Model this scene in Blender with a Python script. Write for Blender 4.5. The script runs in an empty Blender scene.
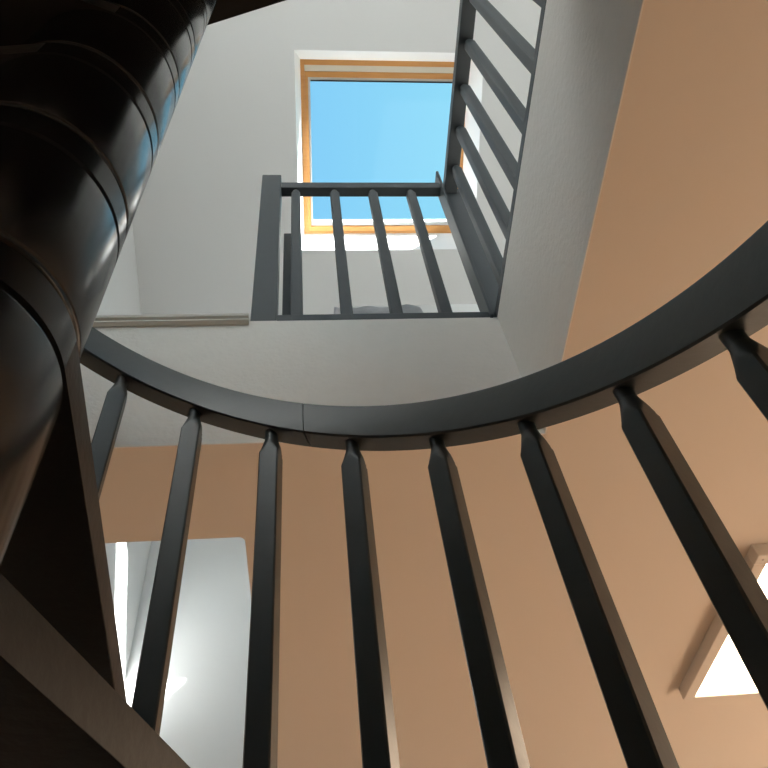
import bpy, bmesh, math, random
from mathutils import Vector, Matrix
random.seed(4)
S = bpy.context.scene
COL = S.collection
Z0 = 0.956                      # eye height over the lower floor
R = math.radians

# ------------------------------------------------------------------ materials
def new_mat(name):
    m = bpy.data.materials.new(name); m.use_nodes = True
    nt = m.node_tree; nt.nodes.clear()
    out = nt.nodes.new('ShaderNodeOutputMaterial')
    return m, nt, out

def paint(name, col, rough=0.5, bump=0.0, scale=60.0, detail=3.0, var=0.0, spec=0.5, stretch=None, coat=0.0, dist=0.004):
    m, nt, out = new_mat(name)
    b = nt.nodes.new('ShaderNodeBsdfPrincipled')
    b.inputs['Base Color'].default_value = (*col, 1); b.inputs['Roughness'].default_value = rough
    b.inputs['Specular IOR Level'].default_value = spec
    b.inputs['Coat Weight'].default_value = coat
    nt.links.new(b.outputs[0], out.inputs[0])
    tc = nt.nodes.new('ShaderNodeTexCoord'); mp = nt.nodes.new('ShaderNodeMapping')
    nt.links.new(tc.outputs['Object'], mp.inputs[0])
    if stretch: mp.inputs['Scale'].default_value = stretch
    if bump > 0:
        n = nt.nodes.new('ShaderNodeTexNoise'); n.inputs['Scale'].default_value = scale; n.inputs['Detail'].default_value = detail
        nt.links.new(mp.outputs[0], n.inputs[0])
        bp = nt.nodes.new('ShaderNodeBump'); bp.inputs['Strength'].default_value = bump; bp.inputs['Distance'].default_value = dist
        nt.links.new(n.outputs[0], bp.inputs['Height']); nt.links.new(bp.outputs[0], b.inputs['Normal'])
    if var > 0:
        n2 = nt.nodes.new('ShaderNodeTexNoise'); n2.inputs['Scale'].default_value = scale*0.3; n2.inputs['Detail'].default_value = 4
        nt.links.new(mp.outputs[0], n2.inputs[0])
        mx = nt.nodes.new('ShaderNodeMix'); mx.data_type = 'RGBA'
        mx.inputs[6].default_value = (*[c*(1-var) for c in col], 1); mx.inputs[7].default_value = (*[min(1, c*(1+var)) for c in col], 1)
        nt.links.new(n2.outputs[0], mx.inputs[0]); nt.links.new(mx.outputs[2], b.inputs['Base Color'])
    return m

def wood(name, ca, cb, scale=(2, 30, 30), rough=0.45, bump=0.05):
    m, nt, out = new_mat(name)
    b = nt.nodes.new('ShaderNodeBsdfPrincipled'); b.inputs['Roughness'].default_value = rough
    nt.links.new(b.outputs[0], out.inputs[0])
    tc = nt.nodes.new('ShaderNodeTexCoord'); mp = nt.nodes.new('ShaderNodeMapping'); mp.inputs['Scale'].default_value = scale
    nt.links.new(tc.outputs['Object'], mp.inputs[0])
    n = nt.nodes.new('ShaderNodeTexNoise'); n.inputs['Scale'].default_value = 2.0; n.inputs['Detail'].default_value = 6; n.inputs['Distortion'].default_value = 0.6
    nt.links.new(mp.outputs[0], n.inputs[0])
    mx = nt.nodes.new('ShaderNodeMix'); mx.data_type = 'RGBA'; mx.inputs[6].default_value = (*ca, 1); mx.inputs[7].default_value = (*cb, 1)
    nt.links.new(n.outputs[0], mx.inputs[0]); nt.links.new(mx.outputs[2], b.inputs['Base Color'])
    bp = nt.nodes.new('ShaderNodeBump'); bp.inputs['Strength'].default_value = bump; bp.inputs['Distance'].default_value = 0.002
    nt.links.new(n.outputs[0], bp.inputs['Height']); nt.links.new(bp.outputs[0], b.inputs['Normal'])
    return m

def emis(name, col, st):
    m, nt, out = new_mat(name)
    e = nt.nodes.new('ShaderNodeEmission'); e.inputs[0].default_value = (*col, 1); e.inputs[1].default_value = st
    nt.links.new(e.outputs[0], out.inputs[0]); return m

def glass(name):
    m, nt, out = new_mat(name)
    t = nt.nodes.new('ShaderNodeBsdfTransparent'); t.inputs[0].default_value = (0.95, 0.98, 0.98, 1)
    g = nt.nodes.new('ShaderNodeBsdfGlossy'); g.inputs['Roughness'].default_value = 0.02
    mx = nt.nodes.new('ShaderNodeMixShader'); mx.inputs[0].default_value = 0.006
    nt.links.new(t.outputs[0], mx.inputs[1]); nt.links.new(g.outputs[0], mx.inputs[2])
    nt.links.new(mx.outputs[0], out.inputs[0]); return m

M_RAIL = paint('anthracite_paint', (0.034, 0.043, 0.046), 0.37, 0.12, 45, 4, 0.15, 0.5, (1, 1, 1))
M_POST = paint('anthracite_satin', (0.072, 0.082, 0.090), 0.45, 0.05, 60, 3, 0.08, 0.3)
M_POLE = paint('black_gloss', (0.004, 0.0045, 0.006), 0.22, 0.03, 25, 3, 0.0, 0.4)
M_TREAD = paint('tread_paint', (0.013, 0.0125, 0.012), 0.5, 0.14, 90, 3, 0.0, 0.3)
M_WALL = paint('white_plaster', (0.815, 0.82, 0.82), 0.8, 0.05, 80, 3, 0.0)
M_FASC = paint('roughcast_white', (0.86, 0.82, 0.775), 0.5, 0.40, 70, 5, 0.03, 0.5, (1, 1, 1), 0, 0.006)
M_CEIL = paint('warm_white_ceiling', (0.78, 0.70, 0.62), 0.7, 0.04, 90, 3, 0.0)
M_TRIM = paint('beige_grey_nosing', (0.70, 0.69, 0.64), 0.5, 0.02, 60)
M_WHITE = paint('white_gloss_reveal', (0.88, 0.88, 0.87), 0.5)
M_CREAM = paint('cream_flap', (0.80, 0.74, 0.62), 0.5)
M_GASK = paint('grey_gasket', (0.62, 0.64, 0.64), 0.4)
M_DARK = paint('strip_shadow_dark', (0.03, 0.03, 0.03), 0.6)  # flat dark colour for the shadow line beside the skylight glass
M_PINE = wood('varnished_pine', (0.62, 0.27, 0.075), (0.78, 0.40, 0.14), (3, 26, 26), 0.4)
M_OAK = wood('oak_floor', (0.40, 0.25, 0.15), (0.56, 0.37, 0.23), (1.5, 12, 12), 0.45)
M_PALE = wood('pale_floor', (0.16, 0.145, 0.13), (0.21, 0.19, 0.17), (1.5, 12, 12), 0.5)
M_LFRAME = paint('lamp_frame_white', (0.76, 0.70, 0.64), 0.45)
M_LAMP = emis('lamp_diffuser', (1.0, 0.76, 0.54), 9.0)
M_GLASS = glass('window_glass')
M_CLOTH = paint('grey_cloth', (0.62, 0.61, 0.63), 0.9, 0.4, 160, 4, 0.15)
M_SCREW = paint('screw_metal', (0.45, 0.40, 0.36), 0.35)

# ------------------------------------------------------------------ mesh helpers
def link(name, bm, mat, parent=None, smooth=False):
    me = bpy.data.meshes.new(name)
    bmesh.ops.recalc_face_normals(bm, faces=bm.faces[:])
    bm.to_mesh(me); bm.free()
    for m in (mat if isinstance(mat, (list, tuple)) else [mat]): me.materials.append(m)
    if smooth:
        for p in me.polygons: p.use_smooth = True
    o = bpy.data.objects.new(name, me); COL.objects.link(o)
    if parent: o.parent = parent; o.matrix_parent_inverse = Matrix.Translation(-Vector(parent.location))
    return o

def tag(o, label, cat, group=None, kind=None):
    o['label'] = label; o['category'] = cat
    if group: o['group'] = group
    if kind: o['kind'] = kind
    return o

def empty(name, loc, label, cat, group=None, kind=None):
    o = bpy.data.objects.new(name, None); COL.objects.link(o); o.location = loc; o.empty_display_size = 0.1
    return tag(o, label, cat, group, kind)

def box(bm, x0, x1, y0, y1, z0, z1, bev=0.0, seg=2, mi=0):
    vs = [bm.verts.new(p) for p in ((x0,y0,z0),(x1,y0,z0),(x1,y1,z0),(x0,y1,z0),(x0,y0,z1),(x1,y0,z1),(x1,y1,z1),(x0,y1,z1))]
    fs = [bm.faces.new([vs[i] for i in f]) for f in ((0,3,2,1),(4,5,6,7),(0,1,5,4),(1,2,6,5),(2,3,7,6),(3,0,4,7))]
    for f in fs: f.material_index = mi
    if bev > 0:
        es = list({e for f in fs for e in f.edges})
        bmesh.ops.bevel(bm, geom=es, offset=bev, segments=seg, affect='EDGES', profile=0.5)
def mbox(*a, **k):
    bm = bmesh.new(); box(bm, *a, **k); return bm

def prism(bm, pts, z0, z1, bev=0.0, seg=2):
    lo = [bm.verts.new((x, y, z0)) for x, y in pts]; hi = [bm.verts.new((x, y, z1)) for x, y in pts]
    n = len(pts)
    fb = bm.faces.new(lo[::-1]); ft = bm.faces.new(hi)
    for i in range(n): bm.faces.new((lo[i], lo[(i+1) % n], hi[(i+1) % n], hi[i]))
    if bev > 0:
        es = list(fb.edges) + list(ft.edges)
        bmesh.ops.bevel(bm, geom=es, offset=bev, segments=seg, affect='EDGES', profile=0.5)

def lathe(bm, prof, cx, cy, n=96):
    rings = []
    for r, z in prof:
        rings.append([bm.verts.new((cx + r*math.cos(2*math.pi*i/n), cy + r*math.sin(2*math.pi*i/n), z)) for i in range(n)])
    for a, b in zip(rings, rings[1:]):
        for i in range(n): bm.faces.new((a[i], a[(i+1) % n], b[(i+1) % n], b[i]))
    bm.faces.new(rings[0][::-1]); bm.faces.new(rings[-1])

def sharp_smooth(o, ang=35):
    me = o.data
    for p in me.polygons: p.use_smooth = True
    bm = bmesh.new(); bm.from_mesh(me)
    for e in bm.edges:
        if len(e.link_faces) == 2 and e.calc_face_angle(0) > R(ang): e.smooth = False
    bm.to_mesh(me); bm.free()

def quad_baluster(cx, cy, zb, zt, s, rot, neck=0.012, taper=0.05, lead=0.028, seg=40, shoulder=0.70):
    """square shaft whose top is turned down to a round neck"""
    bm = bmesh.new()
    def ring(z, r):
        out = []
        for i in range(seg):
            t = 2*math.pi*(i+0.5)/seg
            m = max(abs(math.cos(t)), abs(math.sin(t)))
            q = s/2/m
            c = s*0.655                       # eased arris
            q = min(q, c, r)
            a = t + rot
            out.append(bm.verts.new((cx + q*math.cos(a), cy + q*math.sin(a), z)))
        return out
    zs = [(zb, 1.0)]
    z1 = zt - lead - taper
    rs = s*shoulder
    for k in range(13):
        f = k/12; zs.append((z1 + taper*f, rs + (neck - rs)*(f**0.85)))
    zs.append((zt, neck))
    rings = [ring(z, r) for z, r in zs]
    for a, b in zip(rings, rings[1:]):
        for i in range(seg): bm.faces.new((a[i], a[(i+1) % seg], b[(i+1) % seg], b[i]))
    bm.faces.new(rings[0][::-1]); bm.faces.new(rings[-1])
    return bm

# ------------------------------------------------------------------ the setting
AL, AR = -1.07, 4.3          # left gable, right wall
BB, BF = -3.6, 3.985         # back wall, front knee wall
FL = Z0 + 1.92               # upper floor level
CE = Z0 + 1.366              # lower ceiling level
OA, OB0, OB1 = 0.58, -0.57, 1.235          # stair opening: right edge, back edge, front edge
VA, VB = -0.178, 1.555                     # second void: right edge, near edge
ROOF0, SL, RIDGE = 5.185 + Z0, 0.325, -0.5
def roofz(b): return ROOF0 - SL*b if b >= RIDGE else ROOF0 - SL*RIDGE - SL*(RIDGE - b)

def slab(a0s, b0s, skip, z0, z1, mat, name):
    bm = bmesh.new()
    for i in range(len(a0s)-1):
        for j in range(len(b0s)-1):
            if skip(i, j): continue
            box(bm, a0s[i], a0s[i+1], b0s[j], b0s[j+1], z0, z1)
    return link(name, bm, mat)
hole = lambda i, j: (j == 1 and i in (0, 1)) or (j == 3 and i == 0)
tt = 0.003; tv = 0.002
ac = [AL, VA+tv, OA+tt, AR]; bc = [BB, OB0-tt, OB1+tt, VB-tv, BF]
o = slab([AL, AR], [BB, BF], lambda i, j: False, -0.1, 0.0, M_OAK, 'floor')
tag(o, 'oak floor of the lower room under the spiral stair', 'floor', kind='structure')
LEAN = 0.0125
o = slab(ac, [BB, OB0-tt, OB1-LEAN+tt, VB-tv, BF], hole, CE, CE+0.03, M_CEIL, 'ceiling')
tag(o, 'warm peach lit ceiling of the lower room around the stair opening', 'ceiling', kind='structure')
o = slab(ac, bc, hole, CE+0.03, FL, M_PALE, 'floor_upper')
tag(o, 'upper floor slab around the stair opening', 'floor', kind='structure')

# walls as closed boxes, heads following the roof
def gable(a0, a1, name, label):
    bm = bmesh.new()
    prof = [(BB, 0), (BF, 0), (BF, roofz(BF)+0.1), (RIDGE, roofz(RIDGE)+0.1), (BB, roofz(BB)+0.1)]
    v0 = [bm.verts.new((a0, b, z)) for b, z in prof]; v1 = [bm.verts.new((a1, b, z)) for b, z in prof]
    bm.faces.new(v0); bm.faces.new(v1[::-1]); n = len(prof)
    for i in range(n): bm.faces.new((v0[i], v0[(i+1) % n], v1[(i+1) % n], v1[i]))
    return tag(link(name, bm, M_WALL), label, 'wall', kind='structure')
gable(AL-0.12, AL, 'wall_left', 'white plastered gable wall beyond the pole')
# right wall with two unseen window openings added to let sun in: (b0,b1,z0,z1)
ADDED_WIN = [(-1.7, 2.2, 0.12, 2.15), (-0.9, 2.3, FL+0.25, FL+2.15)]
bm = bmesh.new()
bcu = [BB, -1.7, -0.9, 2.2, 2.3, BF]; zcu = [0, 0.12, 2.15, FL+0.25, FL+2.15]
for i in range(5):
    for j in range(4):
        mb, mz = (bcu[i]+bcu[i+1])/2, (zcu[j]+zcu[j+1])/2
        if any(q[0] < mb < q[1] and q[2] < mz < q[3] for q in ADDED_WIN): continue
        box(bm, AR, AR+0.12, bcu[i], bcu[i+1], zcu[j], zcu[j+1])
prof = [(BB, FL+2.15), (BF, FL+2.15), (BF, roofz(BF)+0.1 if roofz(BF)+0.1 > FL+2.16 else FL+2.16), (RIDGE, roofz(RIDGE)+0.1), (BB, roofz(BB)+0.1)]
v0 = [bm.verts.new((AR, b, z)) for b, z in prof]; v1 = [bm.verts.new((AR+0.12, b, z)) for b, z in prof]
bm.faces.new(v0); bm.faces.new(v1[::-1])
for i in range(5): bm.faces.new((v0[i], v0[(i+1) % 5], v1[(i+1) % 5], v1[i]))
tag(link('wall_right', bm, M_WALL), 'white plastered wall far to the right with two added windows', 'wall', kind='structure')
for k, q in enumerate(ADDED_WIN):
    wr_ = empty('window_%d' % (5+k), (AR+0.06, (q[0]+q[1])/2, q[2]), ['unseen window added to light the lower room', 'unseen window added to light the upper room'][k], 'window', kind='structure')
    bm = bmesh.new(); mid = (q[0]+q[1])/2
    for u in ((q[0], q[0]+0.05, q[2], q[3]), (q[1]-0.05, q[1], q[2], q[3]), (mid-0.03, mid+0.03, q[2]+0.05, q[3]-0.05), (q[0]+0.05, q[1]-0.05, q[2], q[2]+0.05), (q[0]+0.05, q[1]-0.05, q[3]-0.05, q[3])):
        box(bm, AR+0.03, AR+0.09, *u)
    link('frame', bm, M_WHITE, wr_)
    link('pane', mbox(AR+0.058, AR+0.062, q[0]+0.05, q[1]-0.05, q[2]+0.05, q[3]-0.05), M_GLASS, wr_)
tag(link('wall_front', mbox(AL-0.12, AR+0.12, BF, BF+0.12, 0, roofz(BF)+0.1), M_WALL), 'white wall seen through the ceiling void at lower left', 'wall', kind='structure')
ADDED_BW = (0.8, 3.8, FL+0.2, FL+2.2)  # unseen back window, added so sun brightens the upper room from behind
bm = bmesh.new(); zt = roofz(BB)+0.1
for q in ((AL-0.12, ADDED_BW[0], 0, zt), (ADDED_BW[1], AR+0.12, 0, zt), (ADDED_BW[0], ADDED_BW[1], 0, ADDED_BW[2]), (ADDED_BW[0], ADDED_BW[1], ADDED_BW[3], zt)): box(bm, q[0], q[1], BB-0.12, BB, q[2], q[3])
tag(link('wall_back', bm, M_WALL), 'white plastered wall behind the stair', 'wall', kind='structure')
wr_ = empty('window_7', ((ADDED_BW[0]+ADDED_BW[1])/2, BB-0.06, ADDED_BW[2]), 'unseen window behind the stair, added to light the upper room', 'window', kind='structure')
bm = bmesh.new(); mid = (ADDED_BW[0]+ADDED_BW[1])/2
for u in ((ADDED_BW[0], ADDED_BW[0]+0.05, ADDED_BW[2], ADDED_BW[3]), (ADDED_BW[1]-0.05, ADDED_BW[1], ADDED_BW[2], ADDED_BW[3]), (mid-0.03, mid+0.03, ADDED_BW[2]+0.05, ADDED_BW[3]-0.05), (ADDED_BW[0]+0.05, ADDED_BW[1]-0.05, ADDED_BW[2], ADDED_BW[2]+0.05), (ADDED_BW[0]+0.05, ADDED_BW[1]-0.05, ADDED_BW[3]-0.05, ADDED_BW[3])):
    box(bm, u[0], u[1], BB-0.09, BB-0.03, u[2], u[3])
link('frame', bm, M_WHITE, wr_)
link('pane', mbox(ADDED_BW[0]+0.05, ADDED_BW[1]-0.05, BB-0.062, BB-0.058, ADDED_BW[2]+0.05, ADDED_BW[3]-0.05), M_GLASS, wr_)

# roof with skylight holes (a0,a1,b0,b1) at the inner plane and at the frame plane 0.25 above
SKY = [(-0.035, 1.112, 1.185, 2.316), (1.75, 2.897, 1.185, 2.316), (3.1, 4.247, 1.185, 2.316)]  # first one is in view; the other two are added for bounce light
ADDED_BACKSKY = [(3.0, 4.1, -2.3, -1.2), (-0.9, 0.4, -2.8, -1.2)]  # out of view, added to brighten the plaster edges of the opening
OFF = 0.25
def cuts(rects, lo, hi, k):
    s = {lo, hi}
    for r in rects: s.update((r[k], r[k+1]))
    return sorted(s)
def roofgrid(bm, rects, b_lo, b_hi, off):
    A_ = cuts(rects, AL-0.12, AR+0.12, 0); B_ = cuts(rects, b_lo, b_hi, 2)
    for i in range(len(A_)-1):
        for j in range(len(B_)-1):
            ma, mb = (A_[i]+A_[i+1])/2, (B_[j]+B_[j+1])/2
            if any(r[0] < ma < r[1] and r[2] < mb < r[3] for r in rects): continue
            bm.faces.new([bm.verts.new((a, b, roofz(b)+off)) for a, b in ((A_[i], B_[j]), (A_[i+1], B_[j]), (A_[i+1], B_[j+1]), (A_[i], B_[j+1]))])
def inner_frame(r, front=True):
    # outline of the window frame (in the plane OFF above the lining)
    if front: return (r[0]+0.033, r[1]-0.05, r[2]+0.108, r[3]+0.007)
    return (r[0]+0.03, r[1]-0.03, r[2]+0.0, r[3]-0.09)
bm = bmesh.new()
roofgrid(bm, SKY, RIDGE, BF+0.12, 0); roofgrid(bm, ADDED_BACKSKY, BB-0.12, RIDGE, 0)
roofgrid(bm, [(f_[0], f_[1], f_[2]+0.12, f_[3]) for f_ in map(inner_frame, SKY)], RIDGE, BF+0.12, OFF+0.12); roofgrid(bm, [inner_frame(r, False) for r in ADDED_BACKSKY], BB-0.12, RIDGE, OFF+0.12)  # outer layer overlaps the upper hole edge to narrow the sun stripe
tag(link('ceiling_upper', bm, M_WALL), 'grey white sloping ceiling around the skylight', 'ceiling', kind='structure')

def skylight(idx, r, front, label):
    f = inner_frame(r, front)
    root = empty('window_%d' % idx, ((r[0]+r[1])/2, (r[2]+r[3])/2, roofz((r[2]+r[3])/2)), label, 'window', kind='structure')
    # lining
    bm = bmesh.new()
    lo = [bm.verts.new((a, b, roofz(b))) for a, b in ((r[0], r[2]), (r[1], r[2]), (r[1], r[3]), (r[0], r[3]))]
    hi = [bm.verts.new((a, b, roofz(b)+OFF)) for a, b in ((f[0], f[2]), (f[1], f[2]), (f[1], f[3]), (f[0], f[3]))]
    hh = [bm.verts.new((a, b, roofz(b)+OFF+0.12)) for a, b in ((f[0], f[2]), (f[1], f[2]), (f[1], f[3]), (f[0], f[3]))]
    for i in range(4):
        bm.faces.new((lo[i], lo[(i+1) % 4], hi[(i+1) % 4], hi[i])); bm.faces.new((hi[i], hi[(i+1) % 4], hh[(i+1) % 4], hh[i]))
    ln = link('lining', bm, M_WHITE, root); ln['label'] = 'white skylight lining'
    # members lie along the slope; u = a, v = b, t = height over the frame plane
    def bar(name, a0, a1, b0, b1, t0, t1, mat, parent):
        bm = bmesh.new()
        box(bm, a0, a1, b0, b1, t0, t1, 0.002, 1)
        for v in bm.verts: v.co.z += roofz(v.co.y) + OFF
        return link(name, bm, mat, parent)
    e = 0.0005
    def ring(name, a0, a1, b0, b1, wl, wr, wt, wb, t0, t1, mat, parent):
        bm = bmesh.new()
        for q in ((a0, a0+wl, b0, b1), (a1-wr, a1, b0, b1), (a0+wl, a1-wr, b0, b0+wt), (a0+wl, a1-wr, b1-wb, b1)):
            box(bm, q[0], q[1], q[2], q[3], t0, t1, 0.0015, 1)
        for v in bm.verts: v.co.z += roofz(v.co.y) + OFF
        return link(name, bm, mat, parent)
    a0, a1, b0, b1 = f
    fr = ring('frame', a0+e, a1-e, b0+e, b1-e, 0.024, 0.024, 0.03, 0.012, 0.0, 0.10, M_PINE, root); fr['label'] = 'varnished pine frame'
    if front:
        vb = bar('vent_flap', a0+0.026, a1-0.026, b0+0.031, b0+0.066, 0.004, 0.05, M_CREAM, root); vb['label'] = 'cream ventilation flap'
        top = b0+0.067
    else: top = b0+0.031
    sa = ring('sash', a0+0.025, a1-0.025, top, b1-0.013, 0.022, 0.022, 0.032, 0.033, 0.002, 0.07, M_PINE, root); sa['label'] = 'pine sash'
    gk = ring('glazing_bead', a0+0.048, a1-0.048, top+0.033, b1-0.047, 0.012, 0.012, 0.024, 0.022, 0.012, 0.055, M_GASK, sa); gk['label'] = 'pale grey glazing bead'
    if front:
        ds = bar('shadow_strip', a0+0.062, a1-0.062, top+0.048, top+0.057, 0.009, 0.012, M_DARK, sa); ds['label'] = 'dark strip standing in for shadow at the glass edge'  # shadow line above the glass, put in as a dark bar
    pn = bar('pane', a0+0.058, a1-0.058, top+0.045, b1-0.055, 0.045, 0.05, M_GLASS, sa); pn['label'] = 'clear glass pane'
    return root
skylight(1, SKY[0], True, 'skylight with pine frame and blue sky above the railing')
skylight(2, SKY[1], True, 'unseen pine skylight further right, added for light upstairs')
skylight(3, SKY[2], True, 'unseen pine skylight furthest right, added for light upstairs')
skylight(8, ADDED_BACKSKY[0], False, 'unseen pine skylight on the opposite slope far right, added for light')
skylight(4, ADDED_BACKSKY[1], False, 'unseen pine skylight on the opposite slope above the stair, added for light')

# opening linings
def lining(idx, args, label, mat=M_FASC):
    return tag(link('trim_%d' % idx, mbox(*args), mat), label, 'trim', kind='structure')
t_ = 0.003
bm = bmesh.new()
q_ = ((OB1-LEAN, CE), (OB1-LEAN+t_, CE), (OB1+t_, FL), (OB1, FL))
va_ = [bm.verts.new((AL, b, z)) for b, z in q_]; vb_ = [bm.verts.new((OA+t_, b, z)) for b, z in q_]
bm.faces.new(va_); bm.faces.new(vb_[::-1])
for i in range(4): bm.faces.new((va_[i], va_[(i+1) % 4], vb_[(i+1) % 4], vb_[i]))
tag(link('trim_1', bm, M_FASC), 'grey white rough plaster edge of the floor above the handrail', 'trim', kind='structure')
lining(2, (OA, OA+t_, OB0, OB1, CE, FL), 'grey white rough plaster edge of the floor along the right railing')
lining(3, (AL, OA+t_, OB0-t_, OB0, CE, FL), 'rough plaster edge of the floor behind the stair')
lining(4, (VA, VA+tv, VB, BF, CE, FL), 'white lining of the ceiling void, right side', M_WALL)
lining(5, (AL, VA+tv, VB-tv, VB, CE, FL), 'white lining of the ceiling void, near side', M_WALL)
# rounded corner of the void in the ceiling
bm = bmesh.new(); rr = 0.016
pts = [(VA, VB)] + [(VA - rr + rr*math.sin(t), VB + rr - rr*math.cos(t)) for t in [R(90)*k/6 for k in range(7)]]
prism(bm, pts, CE, FL)
tag(link('trim_6', bm, M_CEIL), 'rounded corner of the ceiling void', 'trim', kind='structure')
# floor nosing where the stair leaves the railing
bm = bmesh.new()
prof = [(0, -0.022), (-0.006, -0.022), (-0.016, -0.016), (-0.016, -0.010), (-0.008, -0.008), (-0.008, -0.004), (-0.020, 0.000), (-0.022, 0.010), (-0.016, 0.020), (0.10, 0.020), (0.10, 0.0), (0.0, 0.0)]
r0 = [bm.verts.new((AL+0.002, OB1+y, FL+z)) for y, z in prof]; r1 = [bm.verts.new((-0.170, OB1+y, FL+z)) for y, z in prof]
bm.faces.new(r0); bm.faces.new(r1[::-1])
for i in range(len(prof)): bm.faces.new((r0[i], r0[(i+1) % len(prof)], r1[(i+1) % len(prof)], r1[i]))
tag(link('trim_7', bm, M_TRIM), 'beige grey grooved nosing along the floor edge left of the railing post', 'trim', kind='structure')

# ------------------------------------------------------------------ spiral staircase
PX, PY, PR = -0.258, 0.308, 0.0931
RISE = FL/14
HUB = 0.036
DROP = 0.010
PHI = 0.1617; H0, HK = 0.5207 + Z0, 0.4604
RI, RO = 0.75, 0.7977; RB = (RI+RO)/2; RH = 0.0945
def rail_h(th): return H0 + HK*(th + PHI)
stair = empty('spiral_staircase', (PX, PY, 0), 'dark anthracite wooden spiral staircase winding round a glossy black pole', 'staircase')
bm = bmesh.new(); lathe(bm, [(0.13, 0.0), (0.13, 0.012), (0.080, 0.014), (0.080, FL+1.05), (0.07, FL+1.07), (0.0001, FL+1.075)], PX, PY)
p = link('center_pole', bm, M_POLE, stair); sharp_smooth(p); p['label'] = 'glossy black centre pole core'
def sleeve(z0, z1):
    bm = bmesh.new(); c = 0.008; pr = []
    for k in range(5): t = R(90)*k/4; pr.append((PR - c + c*math.sin(t), z0 + c - c*math.cos(t)))
    for k in range(5): t = R(90)*k/4; pr.append((PR - c + c*math.cos(t), z1 - c + c*math.sin(t)))
    lathe(bm, pr, PX, PY)
    o = link('spacer_sleeve', bm, M_POLE, stair); sharp_smooth(o); return o
def front_ang(n): return 94.9 + (n-7)*24.5 if n >= 7 else 71.6 - (6-n)*24.5
def tread(n):
    z1 = RISE*n - (DROP + 0.002 if n >= 7 else 0.015); z0 = z1 - HUB
    f = R(front_ang(n)); bk = f + R(31)
    ro = 0.802
    def polar(t, r): return (PX + r*math.cos(t), PY + r*math.sin(t))
    s0 = (PX + PR*math.sin(f), PY - PR*math.cos(f)); e0 = (PX - PR*math.sin(bk), PY + PR*math.cos(bk))
    L = math.sqrt(ro*ro - PR*PR); da = math.asin(PR/ro)
    pts = [s0]
    a0, a1 = f - da, bk + da
    for k in range(15): pts.append(polar(a0 + (a1-a0)*k/14, ro))
    pts.append(e0)
    h0, h1 = bk + math.pi/2, f + 1.5*math.pi
    for k in range(1, 40): pts.append(polar(h0 + (h1-h0)*k/40, PR))
    bm = bmesh.new(); prism(bm, pts, z0, z1, 0.005, 3)
    for f_ in bm.faces:
        c_ = f_.calc_center_median()
        if math.hypot(c_.x-PX, c_.y-PY) < PR + 0.001 and len(f_.verts) < 8: f_.material_index = 1
    o = link('tread', bm, [M_TREAD, M_POLE], stair); sharp_smooth(o, 40)
    return o
for n in range(1, 14):
    tread(n)
    sleeve((0.016 if n == 1 else RISE*(n-1) - DROP + 0.003), RISE*n - DROP - HUB - 0.003)
sleeve(RISE*13 - DROP + 0.003, FL - 0.045 - 0.003); sleeve(FL + 0.0015, FL + 1.04)
# landing platform
bk = R(-16.9); off = 0.113
u = (math.cos(bk), math.sin(bk)); nrm = (-u[1], u[0])
ts = math.sqrt(max(0, 0.118**2 - off*off))
q0 = (PX + nrm[0]*off, PY + nrm[1]*off)
lam = (OA - 0.004 - q0[0])/u[0]
q1 = (q0[0] + u[0]*lam, q0[1] + u[1]*lam)
fa = R(front_ang(13) + 24.5)
s0 = (PX + 0.118*math.sin(fa), PY - 0.118*math.cos(fa))
q3 = (s0[0] + 0.79*math.cos(fa), OB0 + 0.006)
pts = [q0, q1][::-1]
pts = [s0, q3, (OA-0.004, OB0+0.006), q1, q0]
h0 = bk + math.pi/2; h1 = fa + 1.5*math.pi
while h1 < h0: h1 += 2*math.pi
while h1 - h0 > 2*math.pi: h1 -= 2*math.pi
for k in range(1, 30): t = h0 + (h1-h0)*k/30; pts.append((PX + 0.116*math.cos(t), PY + 0.116*math.sin(t)))
bm = bmesh.new(); prism(bm, pts, FL-0.045, FL, 0.004, 2)
o = link('landing', bm, M_TREAD, stair); sharp_smooth(o, 40); o['label'] = 'dark landing at the head of the stair'
# handrail: two lengths butted together
def handrail(t0, t1, tongue=False):
    bm = bmesh.new(); n = max(2, int(abs(t1-t0)/R(1.5))); c = 0.0035
    rnd = [(0.005*(1-math.cos(R(a_))), 0.005*(1-math.sin(R(a_)))) for a_ in (0, 22.5, 45, 67.5, 90)]
    sec = [(RI+c, 0), (RO-c, 0), (RO, c)] + [(RO-dx, RH-dz) for dx, dz in rnd] + [(RI+dx, RH-dz) for dx, dz in rnd[::-1]] + [(RI, c)]
    rings = []
    for i in range(n+1):
        t = t0 + (t1-t0)*i/n
        rings.append([bm.verts.new((PX + r*math.cos(t), PY + r*math.sin(t), rail_h(t)+z)) for r, z in sec])
    m = len(sec)
    if tongue:
        rings = rings[:-1] + [rings[-1]]
        for t in (t1, t1 + 0.004):
            rings.append([bm.verts.new((PX + (RI+RO)/2*math.cos(t) + (r-(RI+RO)/2)*0.86*math.cos(t), PY + (RI+RO)/2*math.sin(t) + (r-(RI+RO)/2)*0.86*math.sin(t), rail_h(t)+RH/2+(z-RH/2)*0.93)) for r, z in sec])
    for a, b in zip(rings, rings[1:]):
        for i in range(m): bm.faces.new((a[i], a[(i+1) % m], b[(i+1) % m], b[i]))
    bm.faces.new(rings[0][::-1]); bm.faces.new(rings[-1])
    o = link('handrail', bm, M_RAIL, stair); sharp_smooth(o, 30); return o
SEAM = R(70.9)
handrail(R(-62), SEAM - 0.0013, True); handrail(SEAM + 0.0013, R(262))
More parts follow.
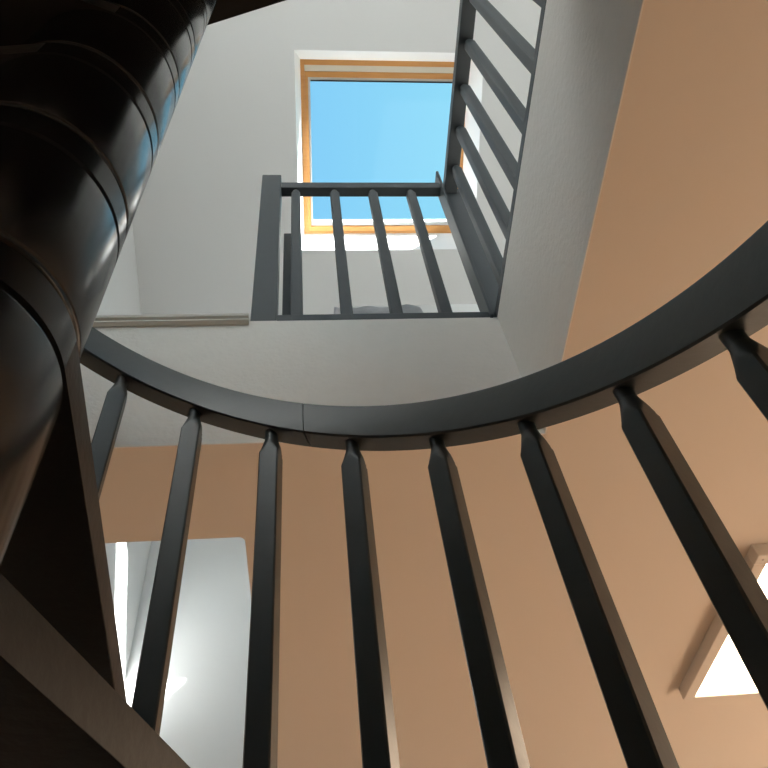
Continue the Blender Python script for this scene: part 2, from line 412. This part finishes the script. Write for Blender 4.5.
for i in range(-12, 13):
    ang = 102.163 - 12.762*i
    if ang < -52 or ang > 262: continue
    t = R(ang)
    n = max([k for k in range(1, 14) if front_ang(k) - 7.2 <= ang] or [0])
    zb = RISE*n - DROP
    bm = quad_baluster(PX + RB*math.cos(t), PY + RB*math.sin(t), zb - 0.01, rail_h(t) + 0.006, 0.0395, t, 0.0135)
    o = link('baluster', bm, M_RAIL, stair); sharp_smooth(o, 28)
t = R(-61); cx, cy = PX + RB*math.cos(t), PY + RB*math.sin(t)
o = link('newel_post', mbox(cx-0.04, cx+0.04, cy-0.04, cy+0.04, 0, rail_h(t)+RH+0.05, 0.004), M_RAIL, stair)

# ------------------------------------------------------------------ railing round the opening
rl = empty('landing_railing', (OA, OB1, FL), 'grey wooden balustrade with square spindles round the stair opening below the skylight', 'railing')
def rpost(a0, a1, b0, b1, z1, name='newel_post'): return link(name, mbox(a0, a1, b0, b1, FL-0.004, z1, 0.003), M_POST, rl)
rpost(-0.167, -0.090, OB1, OB1+0.075, FL+1.11)
rpost(0.566, 0.642, OB1+0.002, OB1+0.078, FL+0.975)
o = rpost(0.557, 0.568, OB1-0.012, OB1+0.060, FL+1.125, 'corner_strip'); o['label'] = 'thin upright strip on the corner post'
rpost(0.578, 0.652, 0.02, 0.095, FL+1.11)
link('top_rail', mbox(-0.089, 0.560, OB1+0.002, OB1+0.042, FL+0.984, FL+1.036, 0.002), M_POST, rl)
link('top_rail', mbox(0.564, 0.616, 0.095, OB1+0.002, FL+0.93, FL+0.98, 0.003), M_POST, rl)
link('base_rail', mbox(-0.089, 0.580, OB1-0.001, OB1+0.060, FL-0.002, FL+0.032, 0.003), M_POST, rl)
link('base_rail', mbox(OA-0.001, OA+0.060, 0.095, OB1+0.002, FL-0.002, FL+0.032, 0.003), M_POST, rl)
for k in range(4):
    o = link('baluster', quad_baluster(-0.031+0.1545*k, OB1+0.024, FL+0.03, FL+0.988, 0.036, 0, 0.014, 0.03, 0.005, shoulder=0.62), M_POST, rl); sharp_smooth(o, 28)
for k in range(7):
    o = link('baluster', quad_baluster(0.600, 1.134-0.1545*k, FL+0.03, FL+0.934, 0.036, 0, 0.014, 0.03, 0.005, shoulder=0.62), M_POST, rl); sharp_smooth(o, 28)
# second railing along the void
vr = empty('void_railing', (-0.05, 1.47, FL), 'grey wooden railing further back, its post just visible behind the first spindle', 'railing')
vx = -0.050
def vpart(name, *a): return link(name, mbox(*a), M_POST, vr)
vpart('newel_post', vx-0.037, vx+0.037, 1.455, 1.529, FL-0.002, FL+1.02, 0.003)
vpart('top_rail', vx-0.02, vx+0.02, 1.529, 3.97, FL+0.90, FL+0.95, 0.004)
vpart('base_rail', vx-0.03, vx+0.03, 1.529, 3.97, FL-0.002, FL+0.03, 0.003)
for k in range(15):
    o = link('baluster', quad_baluster(vx, 1.68+0.155*k, FL+0.03, FL+0.904, 0.034, 0, 0.014, 0.03, 0.005, shoulder=0.62), M_POST, vr); sharp_smooth(o, 28)

# ------------------------------------------------------------------ cloth on the upper floor behind the railing
def lump(name, a0, a1, bc_, rb, h, mat, seed, amp):
    rnd = random.Random(seed); bm = bmesh.new(); nx, ns = 40, 16; rings = []
    ph = [rnd.uniform(0, 6.28) for _ in range(6)]
    for i in range(nx+1):
        f = i/nx; a = a0 + (a1-a0)*f
        k = 1 + amp*(math.sin(5*f*3+ph[0])*0.4 + math.sin(13*f+ph[1])*0.3 + math.sin(29*f+ph[2])*0.15)
        end = min(1, (min(f, 1-f)*14 + 0.35))
        ring = []
        for j in range(ns):
            t = math.pi*j/(ns-1)
            w = 1 + amp*0.25*math.sin(4*t + 9*f + ph[3])
            ring.append(bm.verts.new((a, bc_ - rb*math.cos(t)*w, FL + max(0.0005, h*k*end*w*math.sin(t)**0.7))))
        rings.append(ring)
    for a_, b_ in zip(rings, rings[1:]):
        for j in range(ns-1): bm.faces.new((a_[j], a_[j+1], b_[j+1], b_[j]))
        bm.faces.new((a_[-1], a_[0], b_[0], b_[-1]))
    bm.faces.new(rings[0]); bm.faces.new(rings[-1][::-1])
    return link(name, bm, mat, None, True)
o = lump('grey_blanket', 0.078, 0.40, 1.40, 0.075, 0.305, M_CLOTH, 3, 0.05)
tag(o, 'rumpled grey blanket on the upper floor behind the front railing', 'blanket')
o = link('storage_bench', mbox(0.17, 1.2, 1.60, 1.98, FL, FL+0.675, 0.01), M_WHITE)
tag(o, 'low white bench top showing just over the grey blanket', 'bench')

# ------------------------------------------------------------------ ceiling lamps of the lower room
def lamp(a0, b0, label):
    w, d, th = 0.78, 0.775, 0.045
    root = empty('ceiling_lamp', (a0+w/2, b0+d/2, CE), label, 'lamp', 'square panel lamps on the lower ceiling')
    bm = bmesh.new(); br = 0.04; z0, z1 = CE-th, CE
    for q in ((a0, a0+w, b0, b0+br), (a0, a0+w, b0+d-br*0.35, b0+d), (a0, a0+br, b0+br, b0+d-br*0.35), (a0+w-br, a0+w, b0+br, b0+d-br*0.35)):
        box(bm, *q, z0, z1, 0.002, 1)
    link('frame', bm, M_LFRAME, root)
    dfo = link('diffuser', mbox(a0+br, a0+w-br, b0+br, b0+d-br*0.35, z0+0.008, z0+0.018), M_LAMP, root); dfo['label'] = 'glowing white diffuser'
    for sx in (a0+0.02, a0+w-0.02, a0+w/2):
        bm = bmesh.new(); lathe(bm, [(0.004, z0-0.001), (0.004, z0+0.004)], sx, b0+0.018, 12)
        link('screw', bm, M_SCREW, root)
lamp(1.282, 1.682, 'square ceiling lamp behind the right spindles, glowing white')
lamp(2.9, 1.665, 'unseen square ceiling lamp further right, added for light')  # added lamp out of view, extra light for the lower room

# ------------------------------------------------------------------ sky and sun
w = bpy.data.worlds.new('sky'); S.world = w; w.use_nodes = True
nt = w.node_tree; bg = nt.nodes['Background']
tc = nt.nodes.new('ShaderNodeTexCoord'); sx = nt.nodes.new('ShaderNodeSeparateXYZ'); nt.links.new(tc.outputs['Generated'], sx.inputs[0])
mr = nt.nodes.new('ShaderNodeMapRange'); mr.inputs[1].default_value = -0.05; mr.inputs[2].default_value = 0.3
nt.links.new(sx.outputs['X'], mr.inputs[0])
mx = nt.nodes.new('ShaderNodeMix'); mx.data_type = 'RGBA'; mx.inputs[6].default_value = (0.205, 0.52, 0.82, 1); mx.inputs[7].default_value = (0.29, 0.67, 0.82, 1)
nt.links.new(mr.outputs[0], mx.inputs[0])
mg = nt.nodes.new('ShaderNodeMix'); mg.data_type = 'RGBA'; mg.inputs[6].default_value = (0.20, 0.18, 0.14, 1); nt.links.new(mx.outputs[2], mg.inputs[7])
mz = nt.nodes.new('ShaderNodeMapRange'); mz.inputs[1].default_value = -0.02; mz.inputs[2].default_value = 0.02; nt.links.new(sx.outputs['Z'], mz.inputs[0])
nt.links.new(mz.outputs[0], mg.inputs[0]); nt.links.new(mg.outputs[2], bg.inputs[0]); bg.inputs[1].default_value = 1.0
sl = bpy.data.lights.new('sun', 'SUN'); sl.energy = 40; sl.angle = R(0.53); sl.color = (1, 0.97, 0.94)
so = bpy.data.objects.new('sun', sl); COL.objects.link(so); so.location = (6, -8, 12)
so.rotation_euler = Vector((-1.62, 1.9, -2.24)).to_track_quat('-Z', 'Y').to_euler()

# ------------------------------------------------------------------ camera
cd = bpy.data.cameras.new('camera'); co = bpy.data.objects.new('camera', cd); COL.objects.link(co)
cd.sensor_width = 36; cd.sensor_fit = 'HORIZONTAL'; cd.lens = 757.889/768*36; cd.clip_start = 0.01
Rm = Matrix(((0.994755, 0.024749, -0.099242), (-0.040960, -0.792688, -0.608250), (-0.093722, 0.609125, -0.787517)))
co.matrix_world = Matrix.Translation((0, 0, Z0)) @ Rm.to_4x4()
S.camera = co
S.view_settings.view_transform = 'Standard'; S.view_settings.look = 'None'; S.view_settings.exposure = 0.28; S.view_settings.gamma = 1.0
S.view_settings.use_curve_mapping = False
